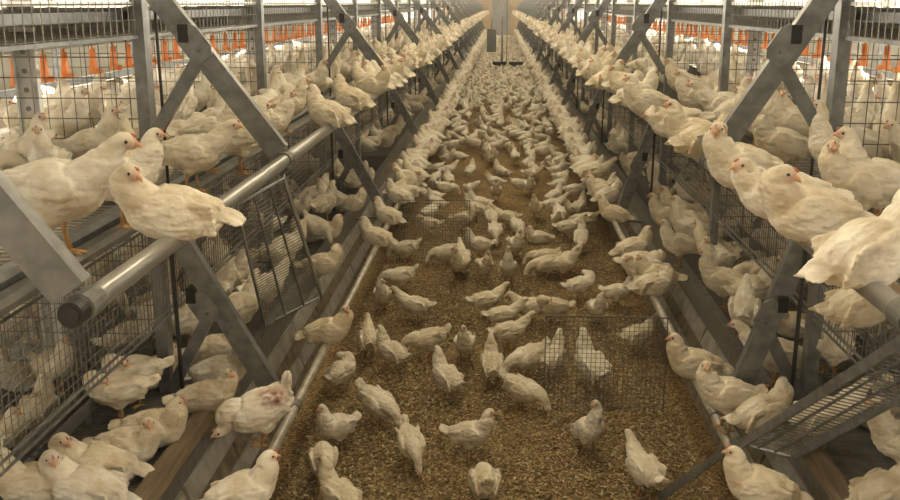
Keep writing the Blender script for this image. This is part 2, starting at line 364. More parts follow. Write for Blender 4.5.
# wire helpers: grids of thin rods
def wires(mb, o, a, b, la, lb, na, nb, r):
    """grid in the plane o + a*[0,la] + b*[0,lb]; na rods along b, nb rods along a"""
    o = np.array(o, float); a = np.array(a, float); b = np.array(b, float)
    for i in range(na + 1):
        p = o + a * (la * i / na); mb.tube([p, p + b * lb], r, 4, cap=False)
    nrm = np.cross(a, b); off = nrm / np.linalg.norm(nrm) * r * 1.2
    for j in range(nb + 1):
        p = o + b * (lb * j / nb) + off; mb.tube([p, p + a * la], r, 4, cap=False)
    return mb
for s in (-1, 1):
    sd = SIDE[s]
    # vertical wire fence hung below the deck rails, on the aisle face of the posts
    xf = XP[s] - s * (.046 if s < 0 else -.012)
    root = empty('wire_fence', (xf, 1.6, .69))
    for k, (a, b, st, r) in enumerate([(1.6, 9.0, .036, .0016), (9.0, 20.0, .07, .0018), (20.0, 62.0, .25, .0025)]):
        mb = MB(); wires(mb, (0, a - 1.6, 0), (0, 1, 0), (0, 0, 1), b - a, .41, int((b - a) / st), 12 if k == 0 else (7 if k == 1 else 4), r)
        tag(mb.obj('wire_mesh', 'wire', root), kind='stuff')
    for dz in (0, .03, .41): MB().bar((-s * .004, 0, dz), (-s * .004, 60, dz), .007, .007).obj('edge_rod', 'galv', root)
    tag(root, 'galvanised wire mesh fence hanging below the upper deck of the %s row' % sd, 'wire mesh')
    # two rolled rails along the deck front
    root = empty('deck_front', (XP[s], 1.6, ZD))
    for k, (dx, dz) in enumerate(((-.105, -.035), (-.035, -.005))):
        prof = [(-.028, -.02), (.028, -.02), (.032, .0), (.02, .018), (-.02, .018), (-.032, 0)]
        MB().sweep((s * dx, 0, dz), (s * dx, 60, dz), prof, (0, 0, 1)).obj('rail', 'galv_dark' if k == 0 else 'galv', root)
    MB().box((min(s * -.0, s * .01), 0, -.13), (max(s * .0, s * .01), 60, -.03)).obj('skirt', 'galv_dark', root)
    tag(root, 'pair of grey rolled steel rails edging the upper deck, %s row' % sd, 'rail')
    # upper deck belt + wire floor
    root = empty('upper_deck', (XP[s], 1.6, ZD))
    a, b = sorted((s * .02, s * 1.6)); MB().box((a, 0, -.10), (b, 60, -.085)).obj('belt', 'belt', root)
    mb = MB(); wires(mb, (s * .02, 0, -.004), (0, 1, 0), (s, 0, 0), 9, 1.55, 200, 26, .0016)
    tag(mb.obj('wire_floor', 'wire', root), kind='stuff')
    for k in range(30): MB().bar((s * .02, k * 1.95 + .3, -.05), (s * 1.6, k * 1.95 + .3, -.05), .03, .05).obj('cross_beam', 'galv_dark', root)
    tag(root, 'upper tier deck of wire floor over a soiled belt, %s row' % sd, 'deck')
    # third tier: floor edge seen at eye level, wire lip
    root = empty('third_tier', (XP[s], 1.6, ZT))
    a, b = sorted((s * .03, s * 1.6)); MB().box((a, 0, .11), (b, 60, .125)).obj('belt', 'white_steel', root)
    mb = MB(); wires(mb, (s * .03, 0, 0), (0, 1, 0), (s, 0, 0), 12, 1.5, 240, 16, .0018); tag(mb.obj('wire_floor', 'wire', root), kind='stuff')
    mb = MB(); wires(mb, (s * .03, 0, -.005), (0, 1, 0), (0, 0, 1), 14, .36, 230, 6, .0022)
    wires(mb, (s * .03, 14, -.005), (0, 1, 0), (0, 0, 1), 46, .36, 260, 5, .004); tag(mb.obj('wire_lip', 'wire', root), kind='stuff')
    for dz in (-.01, .36): MB().bar((s * .03, 0, dz), (s * .03, 60, dz), .014, .014).obj('edge_rod', 'galv', root)
    MB().bar((s * .10, 0, .07), (s * .10, 60, .07), .02, .035).obj('side_rail', 'galv', root)
    for k in range(30): MB().bar((s * .03, k * 1.95 + .4, .06), (s * 1.6, k * 1.95 + .4, .06), .03, .07).obj('cross_beam', 'galv_dark', root)
    tag(root, 'third tier wire floor and lip along the top picture edge, %s row' % sd, 'deck')
    # unseen deck above the third tier, added to keep side lamps off the perches
    root = empty('light_block_deck', (XP[s], 1.0, 2.55))
    a, b = sorted((s * .03, s * 1.6)); MB().box((a, 0, 0), (b, 61, .02)).obj('belt', 'belt', root)
    for k in range(30): MB().bar((s * .03, k * 1.95 + .4, -.035), (s * 1.6, k * 1.95 + .4, -.035), .03, .07).obj('cross_beam', 'galv_dark', root)
    tag(root, 'unseen belt deck added above the picture edge to block side lamp light, %s row' % sd, 'deck')
    # lower tier deck
    x0 = 1.17
    root = empty('lower_deck', (s * x0, 1.6, ZB))
    a, b = sorted((s * .04, s * 1.75)); MB().box((a, 0, -.06), (b, 60, -.02)).obj('tray', 'galv_dark', root)
    mb = MB(); wires(mb, (s * .06, 0, -.012), (0, 1, 0), (s, 0, 0), 9, 1.6, 220, 30, .0015); tag(mb.obj('wire_floor', 'wire', root), kind='stuff')
    a, b = sorted((0, s * .045)); MB().box((a, 2.45, -.16), (b, 60, .012)).obj('front_beam', 'galv', root)
    MB().box((a - .01, 0, -.035), (b + .01, 2.25, .02)).obj('front_board', 'wood', root); MB().box((a, 0, -.16), (b, 2.45, -.035)).obj('front_plate', 'galv', root)
    tag(root, 'lower tier deck with soiled front beam, %s row' % sd, 'deck')
    # slatted step between pipe and lower tier
    root = empty('slatted_step', (s * .9, 1.6, 0))
    sl = [(.205, -.135, 'slat_dirty'), (.222, -.035, 'slat'), (.239, .065, 'slat_dirty'), (.254, .15, 'slat')]
    for (dx, z, mt) in sl:
        me = MB().sweep((0, 0, 0), (0, 1.92, 0), [(-.044, -.008), (.044, -.008), (.044, .008), (-.044, .008)], (-s * 3, 0, 1)).mesh('slat', mt)
        for k in range(28):
            link('slat', me, root, (s * dx, k * 1.95 + (.3 if mt == 'slat' else .9) - .6, z))
    for k in range(31): MB().bar((s * .24, k * 1.95 + .2, ZF), (s * .285, k * 1.95 + .2, .16), .03, .03, (0, 1, 0)).obj('bearer', 'galv_dark', root)
    tag(root, 'slatted grey step rising from the litter to the %s lower tier' % sd, 'step')
    # feed troughs inside tiers
    for (x, z, y0, name, lab) in ((1.62, .42, 3.0, 'feed_trough', 'dark feed trough running inside the %s lower tier'), (1.86, 1.30, 2.4, 'feed_trough', 'dark feed trough running through the %s upper tier')):
        root = empty(name, (s * x, y0, z)); prof = [(-.05, .04), (-.035, -.03), (.035, -.03), (.05, .04), (.045, .04), (.03, -.024), (-.03, -.024), (-.045, .04)]
        m = MB(); k = 8; L = 24
        m.add([(p, 0, q) for p, q in prof] + [(p, L, q) for p, q in prof], [(i, (i + 1) % k, k + (i + 1) % k, k + i) for i in range(k)])
        m.obj('channel', 'galv_dark', root)
        m = MB()
        for j in range(240): m.box((-.012, j * .05, -.022), (.012, j * .05 + .035, -.012))
        tag(m.obj('chain', 'pipe', root), kind='stuff')
        for j in range(8): MB().bar((0, j * 3 + .5, -.03), (0, j * 3 + .5, -(z - (ZB if z < 1 else ZD - .02)) + .005), .02, .02, (0, 1, 0)).obj('leg', 'galv_dark', root)
        tag(root, lab % sd, 'feed trough')
    # drinker line with orange cups
    root = empty('drinker_line', (s * 2.2, 2.2, 1.74))
    MB().bar((0, 0, .03), (0, 24, .03), .03, .045).obj('rail', 'white_steel', root)
    MB().tube([(0, 0, 0), (0, 24, 0)], .013, 8).obj('water_pipe', 'white_steel', root)
    cm = MB(); cm.tube([(0, 0, -.01), (0, 0, -.05)], .007, 6); cm.tube([(0, 0, -.03), (0, 0, -.09), (0, 0, -.155), (0, 0, -.16)], [.016, .018, .027, .027], 10)
    cm.tube([(s * -.0, 0, -.148), (-s * .045, 0, -.148)], .014, 8); cm = cm.mesh('drinker_cup', 'orange', True)
    hm = MB().tube([(0, 0, .05), (0, 0, .24)], .004, 5).mesh('hanger', 'galv')
    for k in range(70):
        link('drinker_cup', cm, root, (0, .1 + k * .29 + (.03 if k % 3 else -.03), 0))
    for k in range(12): link('hanger', hm, root, (0, .4 + k * 2.0, 0))
    tag(root, 'drinker line with hanging orange cups in the %s upper tier' % sd, 'drinker line')
    # cross partitions of wire at the posts
    up = MB(); wires(up, (0, 0, 0), (s, 0, 0), (0, 0, 1), 1.5, .58, 26, 7, .0022); up = up.mesh('wire_mesh', 'wire')
    lo = MB(); wires(lo, (0, 0, 0), (s, 0, 0), (0, 0, 1), 1.4, .72, 26, 11, .0021); lo = lo.mesh('wire_mesh', 'wire')
    fu = MB(); fu.bar((0, 0, 0), (s * 1.5, 0, 0), .01, .01); fu.bar((0, 0, .58), (s * 1.5, 0, .58), .01, .01); fu = fu.mesh('frame_rod', 'galv')
    fl = MB(); fl.bar((0, 0, 0), (s * 1.4, 0, 0), .01, .01); fl.bar((0, 0, .72), (s * 1.4, 0, .72), .01, .01); fl = fl.mesh('frame_rod', 'galv')
    for k, n in enumerate((1, 1.5, 2, 2.5, 3, 4, 5)):
        for (me, fr, z, tier) in ((up, fu, ZD + .02, 'upper'), (lo, fl, ZB + .04, 'lower')):
            r = empty('wire_partition', (XP[s] + s * .04, n * Y1 + .02, z)); tag(link('wire_mesh', me, r), kind='stuff'); link('frame_rod', fr, r)
            if k < 2: tag(r, 'square wire grid partition across the %s %s tier at the %s upright' % (sd, tier, ('first full-height braced', 'first plain')[k]), 'partition')
            else: tag(r, 'wire grid partition across the %s %s tier, %s one going back' % (sd, tier, ('third', 'fourth', 'fifth', 'sixth', 'seventh')[k - 2]), 'partition', 'far wire partitions %s %s' % (sd, tier))
    # back uprights of the row, and wire back
    # lamp fixture of the side aisle
    root = empty('light_strip', (s * 3.5, 1, 3.36)); MB().box((-.25, 0, 0), (.25, 62, .06)).obj('housing', 'white_steel', root)
    MB().box((-.06, 0, -.02), (.06, 62, 0)).obj('diffuser', 'lamp', root)
    tag(root, 'long light strip above the %s side aisle' % sd, 'lamp')
root = empty('light_strip', (0, 1, 3.68)); MB().box((-.25, 0, 0), (.25, 62, .06)).obj('housing', 'white_steel', root)
MB().box((-.04, 0, -.02), (.04, 62, 0)).obj('diffuser', 'lamp', root)
tag(root, 'long light strip above the middle litter aisle', 'lamp')

# wire ramps from the upper perch down to the lower tier
def ramp(corners, nl, nr, label):
    """corners: low-a, low-b, high-a, high-b"""
    la, lb, ha, hb = [np.array(c, float) for c in corners]
    root = empty('wire_ramp', tuple(la)); m = MB()
    for i in range(nr + 1):
        t = i / nr; p = la + (ha - la) * t; q = lb + (hb - lb) * t; m.tube([p - la, q - la], .0022, 4, cap=False)
    tag(m.obj('rung_wires', 'wire', root), kind='stuff')
    for k in range(1, nl):
        t = k / nl; p = la + (lb - la) * t; q = ha + (hb - ha) * t; MB().bar(p - la, q - la, .008, .008).obj('long_rod', 'galv', root)
    for a, b in ((la, ha), (lb, hb)): MB().bar(a - la, b - la, .008, .035).obj('side_rail', 'galv', root)
    for a, b in ((la, lb), (ha, hb)): MB().tube([a - la, b - la], .006, 8).obj('end_rod', 'galv', root)
    return tag(root, label, 'ramp')
ramp([(-1.20, 4.72, .33), (-1.0, 5.25, .33), (-.87, 3.12, 1.30), (-.82, 3.62, 1.30)], 3, 46, 'wire ramp hanging from the left upper perch pipe')
ramp([(.95, 3.50, .30), (1.11, 3.40, .30), (1.15, 2.55, 1.10), (1.31, 2.45, 1.10)], 3, 44, 'wire ramp rising to the right picture edge')
o = MB().bar((.73, 3.95, ZF + .02), (.945, 3.52, .30), .012, .035).obj('ramp_leg', 'galv'); tag(o, 'flat steel bar from the litter to the right ramp foot', 'bar')

# small wire panels standing on the litter
for (x0, x1, y, lab) in ((.26, .90, 4.92, 'upright wire mesh panel standing on litter by the right low perch'), (-.84, -.24, 8.0, 'upright wire mesh panel standing on litter by the left low perch')):
    r = empty('mesh_panel', (x0, y, ZF)); m = MB(); wires(m, (0, 0, .004), (1, 0, 0), (0, 0, 1), x1 - x0, .535, 26, 21, .0014); tag(m.obj('wire_mesh', 'galv_dark', r), kind='stuff')
    for a, b in (((0, 0, 0), (0, 0, .54)), ((x1 - x0, 0, 0), (x1 - x0, 0, .54))): MB().bar(a, b, .006, .006, (0, 1, 0)).obj('stake', 'galv_dark', r)
    MB().bar((0, 0, .54), (x1 - x0, 0, .54), .006, .006).obj('top_rod', 'galv_dark', r)
    tag(r, lab, 'mesh panel')

# things hanging in the far aisle
r = empty('control_box', (-.27, 30, .54)); MB().box((-.14, -.08, 0), (.14, .08, .65)).obj('housing', 'box', r)
MB().box((-.11, -.088, .05), (.11, -.08, .6)).obj('door', 'box', r); MB().tube([(0, 0, .65), (0, 0, 3.3)], .02, 6).obj('hanger', 'galv', r)
MB().box((-.14, -.08, -.02), (.14, .08, 0)).obj('base', 'black', r)
tag(r, 'blue-grey control box hanging in the far aisle', 'box')
r = empty('winch_column', (.05, 32.2, ZF)); MB().tube([(0, 0, .30), (0, 0, 3.9)], .035, 8).obj('pole', 'galv', r); MB().tube([(.16, 0, .3), (.16, 0, 3.9)], .015, 6).obj('cable', 'galv_dark', r)
MB().tube([(0, 0, 0), (0, 0, .3)], .05, 8).obj('base', 'galv_dark', r)
tag(r, 'thin grey column with cable in the far aisle middle', 'column')
for k, x in enumerate((-.02, .50)):
    r = empty('feeder_pan', (x, 31.4, ZF)); MB().tube([(0, 0, .22), (0, 0, .26), (0, 0, .34)], [.12, .22, .24], 18).obj('pan', 'black', r, True)
    MB().tube([(0, 0, 0), (0, 0, .22)], .05, 8).obj('stem', 'black', r)
    tag(r, ('black feeder pan in the far aisle at the column foot', 'black feeder pan in the far aisle right of the column')[k], 'feeder')

# faint dust haze in the hall
hm_ = bpy.data.materials.new('dust_haze'); hm_.use_nodes = True; nt_ = hm_.node_tree; nt_.nodes.remove(nt_.nodes['Principled BSDF'])
vs = nt_.nodes.new('ShaderNodeVolumeScatter'); vs.inputs['Color'].default_value = (.95, .92, .86, 1); vs.inputs['Density'].default_value = .0042; vs.inputs['Anisotropy'].default_value = .2
nt_.links.new(vs.outputs[0], nt_.nodes['Material Output'].inputs['Volume'])
hz = MB().box((-4.58, -8.9, ZF - .05), (4.58, YF - .02, 3.88)); me_ = hz.mesh('dust_haze'); me_.materials.append(hm_)
tag(link('dust_haze', me_), 'thin dusty haze hanging in the air of the hall', 'haze', kind='stuff')

# neighbouring rows across the side aisles: uprights, rails and deck edges
for s in (-1, 1):
    pm = MB().channel((0, 0, ZF), (0, 0, 3.0), .08, .04, .006, (s, 0, 0)).mesh('post', 'galv')
    r = empty('neighbour_row', (s * 4.05, 3, 0))
    for k in range(12): link('post', pm, r, (0, k * 1.95, 0))
    for z, hh in ((1.80, .10), (1.22, .07), (.35, .12)): MB().bar((0, -.5, z), (0, 24, z), .03, hh).obj('rail', 'galv', r)
    for z in (1.74, 1.16): MB().bar((s * .27, -.5, z), (s * .27, 24, z), .5, .02).obj('deck', 'belt', r)
    m = MB(); wires(m, (-s * .02, -.5, 1.80), (0, 1, 0), (0, 0, 1), 18, .3, 240, 5, .003); tag(m.obj('wire_lip', 'wire', r), kind='stuff')
    tag(r, 'neighbouring tiered row glimpsed across the %s side aisle' % SIDE[s], 'aviary row')

# ------------------------------------------------------------------ hens
def rot_y(a):  # positive lifts the front (+x)
    c, s_ = math.cos(a), math.sin(a); return np.array(((c, 0, -s_), (0, 1, 0), (s_, 0, c)))
def rot_z(a):
    c, s_ = math.cos(a), math.sin(a); return np.array(((c, -s_, 0), (s_, c, 0), (0, 0, 1)))
def rot_x(a):
    c, s_ = math.cos(a), math.sin(a); return np.array(((1, 0, 0), (0, c, -s_), (0, s_, c)))
def unit(v): v = np.array(v, float); return v / np.linalg.norm(v)
def loft(mb, ctrl, per=5, seg=16):
    C = np.array(ctrl, float); n = len(C); P = []
    ext = np.vstack((2 * C[0] - C[1], C, 2 * C[-1] - C[-2]))
    for i in range(n - 1):
        p0, p1, p2, p3 = ext[i:i + 4]
        for k in range(per):
            t = k / per
            P.append(.5 * (2 * p1 + (p2 - p0) * t + (2 * p0 - 5 * p1 + 4 * p2 - p3) * t * t + (3 * p1 - p0 - 3 * p2 + p3) * t ** 3))
    P.append(C[-1]); P = np.array(P); side = np.array((0, 1.0, 0)); v = []
    for i in range(len(P)):
        t = unit(P[min(i + 1, len(P) - 1), :3] - P[max(i - 1, 0), :3])
        side = side - t * (side @ t); side = unit(side); nn = np.cross(t, side)
        for k in range(seg):
            q = 2 * math.pi * k / seg; v.append(P[i, :3] + side * max(P[i, 3], .003) * math.cos(q) + nn * max(P[i, 4], .003) * math.sin(q))
    L = len(P)
    f = [(i * seg + k, i * seg + (k + 1) % seg, (i + 1) * seg + (k + 1) % seg, (i + 1) * seg + k) for i in range(L - 1) for k in range(seg)]
    f += [tuple(range(seg - 1, -1, -1)), tuple((L - 1) * seg + k for k in range(seg))]
    mb.add(v, f)

# pose: h body height, pitch, head position, head direction, tail lift, kind of legs
POSES = {
 'stand':   dict(h=.185, pitch=12, head=(.135, 0, .345), d=(1, 0, -.12), tail=35, legs='stand'),
 'standL':  dict(h=.185, pitch=12, head=(.128, .012, .335), d=(.35, .9, -.15), tail=25, legs='stand'),
 'alert':   dict(h=.195, pitch=30, head=(.098, 0, .405), d=(1, 0, -.05), tail=10, legs='stand'),
 'alertR':  dict(h=.195, pitch=30, head=(.098, -.01, .4), d=(.4, -.9, -.1), tail=10, legs='stand'),
 'walk':    dict(h=.180, pitch=2, head=(.20, 0, .30), d=(1, 0, -.2), tail=15, legs='stand'),
 'peck':    dict(h=.175, pitch=-16, head=(.205, 0, .075), d=(.45, 0, -1), tail=28, legs='stand'),
 'preen':   dict(h=.180, pitch=8, head=(.075, .085, .265), d=(-.5, .75, -.5), tail=25, legs='stand'),
 'perch':   dict(h=.055, pitch=12, head=(.120, 0, .190), d=(1, 0, -.15), tail=-12, legs='perch'),
 'perchL':  dict(h=.055, pitch=12, head=(.116, .012, .188), d=(.45, .85, -.2), tail=-12, legs='perch'),
 'perchR':  dict(h=.055, pitch=12, head=(.116, -.012, .188), d=(.45, -.85, -.2), tail=-12, legs='perch'),
 'perchB':  dict(h=.055, pitch=10, head=(.100, .034, .172), d=(-.72, .66, -.42), tail=-14, legs='perch'),
 'tuck':    dict(h=.052, pitch=2, head=(.128, .018, .135), d=(.75, .6, -.2), tail=-5, legs='perch'),
 'hunch':   dict(h=.055, pitch=-4, head=(.145, 0, .095), d=(1, 0, -.55), tail=0, legs='perch'),
 'sit':     dict(h=.070, pitch=8, head=(.112, .01, .186), d=(.85, .4, -.15), tail=8, legs='none'),
 'sitR':    dict(h=.070, pitch=8, head=(.112, -.01, .182), d=(.6, -.8, -.15), tail=8, legs='none'),
 'bow':     dict(h=.150, pitch=-22, head=(.150, .02, .070), d=(1, .2, -.5), tail=62, legs='stand2'),
}
def hen_parts(pose):
    p = POSES[pose]; mb = MB(); c = np.array((0, 0, p['h'])); R = rot_y(math.radians(p['pitch']))
    tl = math.radians(p['tail']); hd = np.array(p['head']); d = unit(p['d'])
    ctl = []
    def T(x, y, z): return c + R @ np.array((x, y, z))
    tr = [(-.138, .022, .018, .026), (-.108, .012, .044, .048), (-.072, .001, .064, .067), (-.025, -.004, .077, .079), (.025, -.005, .080, .080), (.066, .004, .071, .073), (.092, .024, .055, .057)]
    for x, z, ry, rz in tr: ctl.append((*T(x, 0, z), ry, rz))
    nb = T(.108, 0, .045); dist = np.linalg.norm(hd - nb)
    back = hd - d * .030 - np.array((0, 0, .012 if p['d'][2] > -.8 else -.012))
    m1 = nb * .62 + back * .38 + np.array((.012 if pose not in ('peck', 'bow') else .004, 0, 0)); m2 = nb * .28 + back * .72 + np.array((.006, 0, 0))
    sh = 1.0 if dist > .11 else 1.12
    ctl.append((*m1, .041 * sh, .042 * sh)); ctl.append((*m2, .029 * sh, .030 * sh))
    ctl.append((*(hd - d * .006 + np.array((0, 0, .002))), .0215, .0235)); ctl.append((*(hd + d * .016), .0165, .0175)); ctl.append((*(hd + d * .028), .008, .009))
    loft(mb, ctl)
    # wings with layered flight feathers
    for sg in (-1, 1):
        mb.ell(T(.020, sg * .064, .012), (.070, .021, .046), R @ rot_z(sg * .10) @ rot_y(-.05))
        for k in range(6):
            L = .062 - .003 * k
            mb.ell(T(-.046 - .007 * k, sg * (.062 - .0045 * k), .034 - .0145 * k), (L, .010, .0125), R @ rot_z(-sg * (.20 - .01 * k)) @ rot_y(-.06 + .035 * k))
        if p['legs'].startswith('stand'):
            mb.ell(T(-.005, sg * .036, -.055), (.040, .026, .042), R)
        else: mb.ell(T(.0, sg * .038, -.035), (.055, .03, .042), R)
    # tail feathers
    tb = T(-.118, 0, .018); Rt = R @ rot_y(-tl)
    for k in (-2, -1, 0, 1, 2):
        ax = Rt @ rot_z(-k * .10)
        mb.ell(tb - ax[:, 0] * .036 + ax[:, 1] * k * .006 - ax[:, 2] * abs(k) * .006, (.052, .005, .020), ax @ rot_x(k * .45))
    mb.ell(T(-.095, 0, -.014), (.048, .042, .040), R)
    # legs
    legs = []
    for sg in (-1, 1):
        lm = MB(); y = sg * .033
        if p['legs'] == 'none': continue
        if p['legs'] == 'perch': hip = (0, y, .02); ank = (.0, y, .004); drop = True
        else:
            hip = T(-.008, 0, -.07); hip = (hip[0], y, hip[2]); ank = (-.004 + .012 * sg * (pose == 'walk'), y, .010); drop = False
        lm.tube([hip, tuple((np.array(hip) + np.array(ank)) / 2 + np.array((-.006, 0, 0))), ank], [.0085, .0062, .0068], 8)
        for ang, L in ((0, .045), (.45, .038), (-.45, .038), (math.pi, .024)):
            dx, dy = math.cos(ang), math.sin(ang)
            a = np.array(ank); tip = np.array((ank[0] + dx * L, y + dy * L, .004 if not drop else -.020)); mid = np.array((ank[0] + dx * L * .55, y + dy * L * .55, .007 if not drop else .006))
            lm.tube([a, mid, tip], [.0062, .0048, .0022], 6)
        legs.append(lm)
    # head bits
    side = unit(np.cross((0, 0, 1), d)) if abs(d[2]) < .95 else np.array((0, 1.0, 0)); upv = np.cross(d, side)
    Rh = np.column_stack((d, side, upv))
    bk = MB(); b0 = hd + d * .022
    bk.tube([b0 + upv * .001, b0 + d * .012 + upv * .0005, b0 + d * .022 - upv * .004], [.0088, .0062, .0012], 10)
    cb = MB()
    cb.ell(hd + d * .015 + upv * .0200, (.0115, .0026, .0050), Rh, 12, 6)
    eyes = []
    for sg in (-1, 1):
        e = MB(); e.ell(hd + d * .008 + side * sg * .0183 + upv * .004, (.0046, .0032, .0046), Rh, 10, 7); eyes.append(e)
    return mb, legs, bk, cb, eyes, hd, d, T
TMP = bpy.data.objects.new('hen_work', bpy.data.meshes.new('hen_work')); COL.objects.link(TMP)
MODI = TMP.modifiers.new('remesh', 'REMESH'); MODI.mode = 'VOXEL'; SMO = TMP.modifiers.new('smooth', 'SMOOTH')
def remeshed(mb, voxel, smooth):
    old = TMP.data; TMP.data = mb.mesh('hen_body'); bpy.data.meshes.remove(old)
    MODI.voxel_size = voxel; SMO.iterations = smooth; SMO.factor = .5
    dg = bpy.context.evaluated_depsgraph_get(); dg.update()
    return bpy.data.meshes.new_from_object(TMP.evaluated_get(dg))
def np_co(me):
    a = np.empty(len(me.vertices) * 3, np.float32); me.vertices.foreach_get('co', a); return a.reshape(-1, 3)
def np_no(me):
    a = np.empty(len(me.vertices) * 3, np.float32); me.vertices.foreach_get('normal', a); return a.reshape(-1, 3)
def set_attr(me, name, vals):
    a = me.attributes.new(name, 'FLOAT', 'POINT'); a.data.foreach_set('value', np.asarray(vals, np.float32))
def dress(me, hd, d, T, rough, bare=False, soil=0.0):
    co = np_co(me).astype(float)
    fc = hd + d * .017
    set_attr(me, 'face', np.clip(1.25 - np.linalg.norm((co - fc) * (1, 1, 1.15), axis=1) / .025, 0, 1) * .88)
    vent = T(-.13, 0, -.03); so = np.clip(1 - np.linalg.norm(co - vent, axis=1) / .06, 0, 1) * .35
    if soil:
        w = T(-.07, .05, .01); so = np.maximum(so, np.clip(1 - np.linalg.norm((co - w) * (1, .6, 1.6), axis=1) / .06, 0, 1) * soil)
    set_attr(me, 'soil', so)
    b = np.zeros(len(co))
    if bare:
        q = T(-.075, .045, .035); b = np.clip(1.7 - np.linalg.norm((co - q) * (1, 1.0, 1.5), axis=1) / .045, 0, 1)
        b *= np.clip(.55 + .8 * np.array([noise.noise(Vector(p) * 60) for p in co]), 0, 1)
    set_attr(me, 'bare', b)
    if rough:
        no = np_no(me); dd = np.array([noise.noise(Vector((p[0] * 34, p[1] * 70, p[2] * 62))) + .5 * noise.noise(Vector(p) * 120) for p in co])
        away = np.clip(np.linalg.norm(co - hd, axis=1) / .06 - .5, 0, 1)
        co += no * (dd * rough * away)[:, None]; me.vertices.foreach_set('co', co.astype(np.float32).ravel()); me.update()
    me.materials.clear(); me.materials.append(M['feather'])
    me.polygons.foreach_set('use_smooth', [True] * len(me.polygons))
def joined(name, base, extras):
    """one mesh of several materials from (mesh builder, material)"""
    co = np_co(base).tolist(); fs = [tuple(p.vertices) for p in base.polygons]; mi = [0] * len(fs); mats = [M['feather']]; nb = len(co)
    for mb, mt in extras:
        if M[mt] not in mats: mats.append(M[mt])
        k = mats.index(M[mt]); o = len(co); co += mb.v; fs += [tuple(i + o for i in f) for f in mb.f]; mi += [k] * len(mb.f)
    me = bpy.data.meshes.new(name); me.from_pydata(co, [], fs); me.update()
    for m in mats: me.materials.append(m)
    me.polygons.foreach_set('material_index', mi); me.polygons.foreach_set('use_smooth', [True] * len(fs))
    for an in ('face', 'soil', 'bare'):
        v = np.zeros(nb, np.float32); base.attributes[an].data.foreach_get('value', v)
        set_attr(me, an, np.concatenate((v, np.zeros(len(co) - nb, np.float32))))
    return me
HI, MID, LOW = {}, {}, {}
for pose in POSES:
    mb, legs, bk, cb, eyes, hd, d, T = hen_parts(pose)
    me = remeshed(mb, .0045, 2); dress(me, hd, d, T, .0036, bare=(pose == 'bow'))
    parts = [('leg', l.mesh('leg', 'yellow', True)) for l in legs] + [('beak', bk.mesh('beak', 'beak', True)), ('comb', cb.mesh('comb', 'comb', True))] + [('eye', e.mesh('eye', 'eye', True)) for e in eyes]
    HI[pose] = (me, parts)
    m2 = remeshed(mb, .008, 2); dress(m2, hd, d, T, .002, bare=(pose == 'bow'))
    MID[pose] = joined('hen_body', m2, [(l, 'yellow') for l in legs] + [(bk, 'beak'), (cb, 'comb')] + [(e, 'eye') for e in eyes])
    if pose in ('stand', 'standL', 'walk', 'peck', 'perch', 'perchL', 'perchR', 'tuck', 'hunch', 'sit', 'sitR'):
        m3 = remeshed(mb, .021, 1); dress(m3, hd, d, T, 0)
        e2 = MB()
        fcol = hd + d * .02
        LOW[pose] = (np_co(m3).copy(), [tuple(p.vertices) for p in m3.polygons], np.array([0.0] * len(m3.vertices)), hd, d)
    if pose == 'standL': pass
bpy.data.objects.remove(TMP)

HENS = []   # dicts: pos, heading, pose, scale, label, group, name
def too_close(p, r):
    for h in HENS:
        q = h['pos']
        if abs(q[2] - p[2]) < .3 and (q[0] - p[0]) ** 2 + (q[1] - p[1]) ** 2 < r * r: return True
    return False
def hen(u, v, surf, heading, pose, label, sc=None, dx=0):
    if sc is None: sc = .80 if surf == 0 else (.96 if surf == 'RU' else .90)
    sc *= rsz.uniform(.95, 1.05)
    if surf == 0: surf = ZF
    """u, v: body centre in the photograph; surf: height of what it stands on, or a perch pipe"""
    pz = POSES[pose]['h'] * sc
    if isinstance(surf, str):
        s = -1 if surf[0] == 'L' else 1
        z = (ZU + RU_) if surf[1] == 'U' else (ZL + RL_)
        p = atZ(u, v, z + pz); p[0] = (XU if surf[1] == 'U' else XL)[s]
    else:
        z = surf; p = atZ(u, v, z + pz)
    HENS.append(dict(pos=(p[0] + dx, p[1], z), heading=heading, pose=pose, scale=sc, label=label, group=None, explicit=True))
def auto(p, heading, pose, sc, label, group):
    HENS.append(dict(pos=tuple(p), heading=heading, pose=pose, scale=sc, label=label, group=group, explicit=False))
W_ = 'white hen '; rsz = random.Random(8)
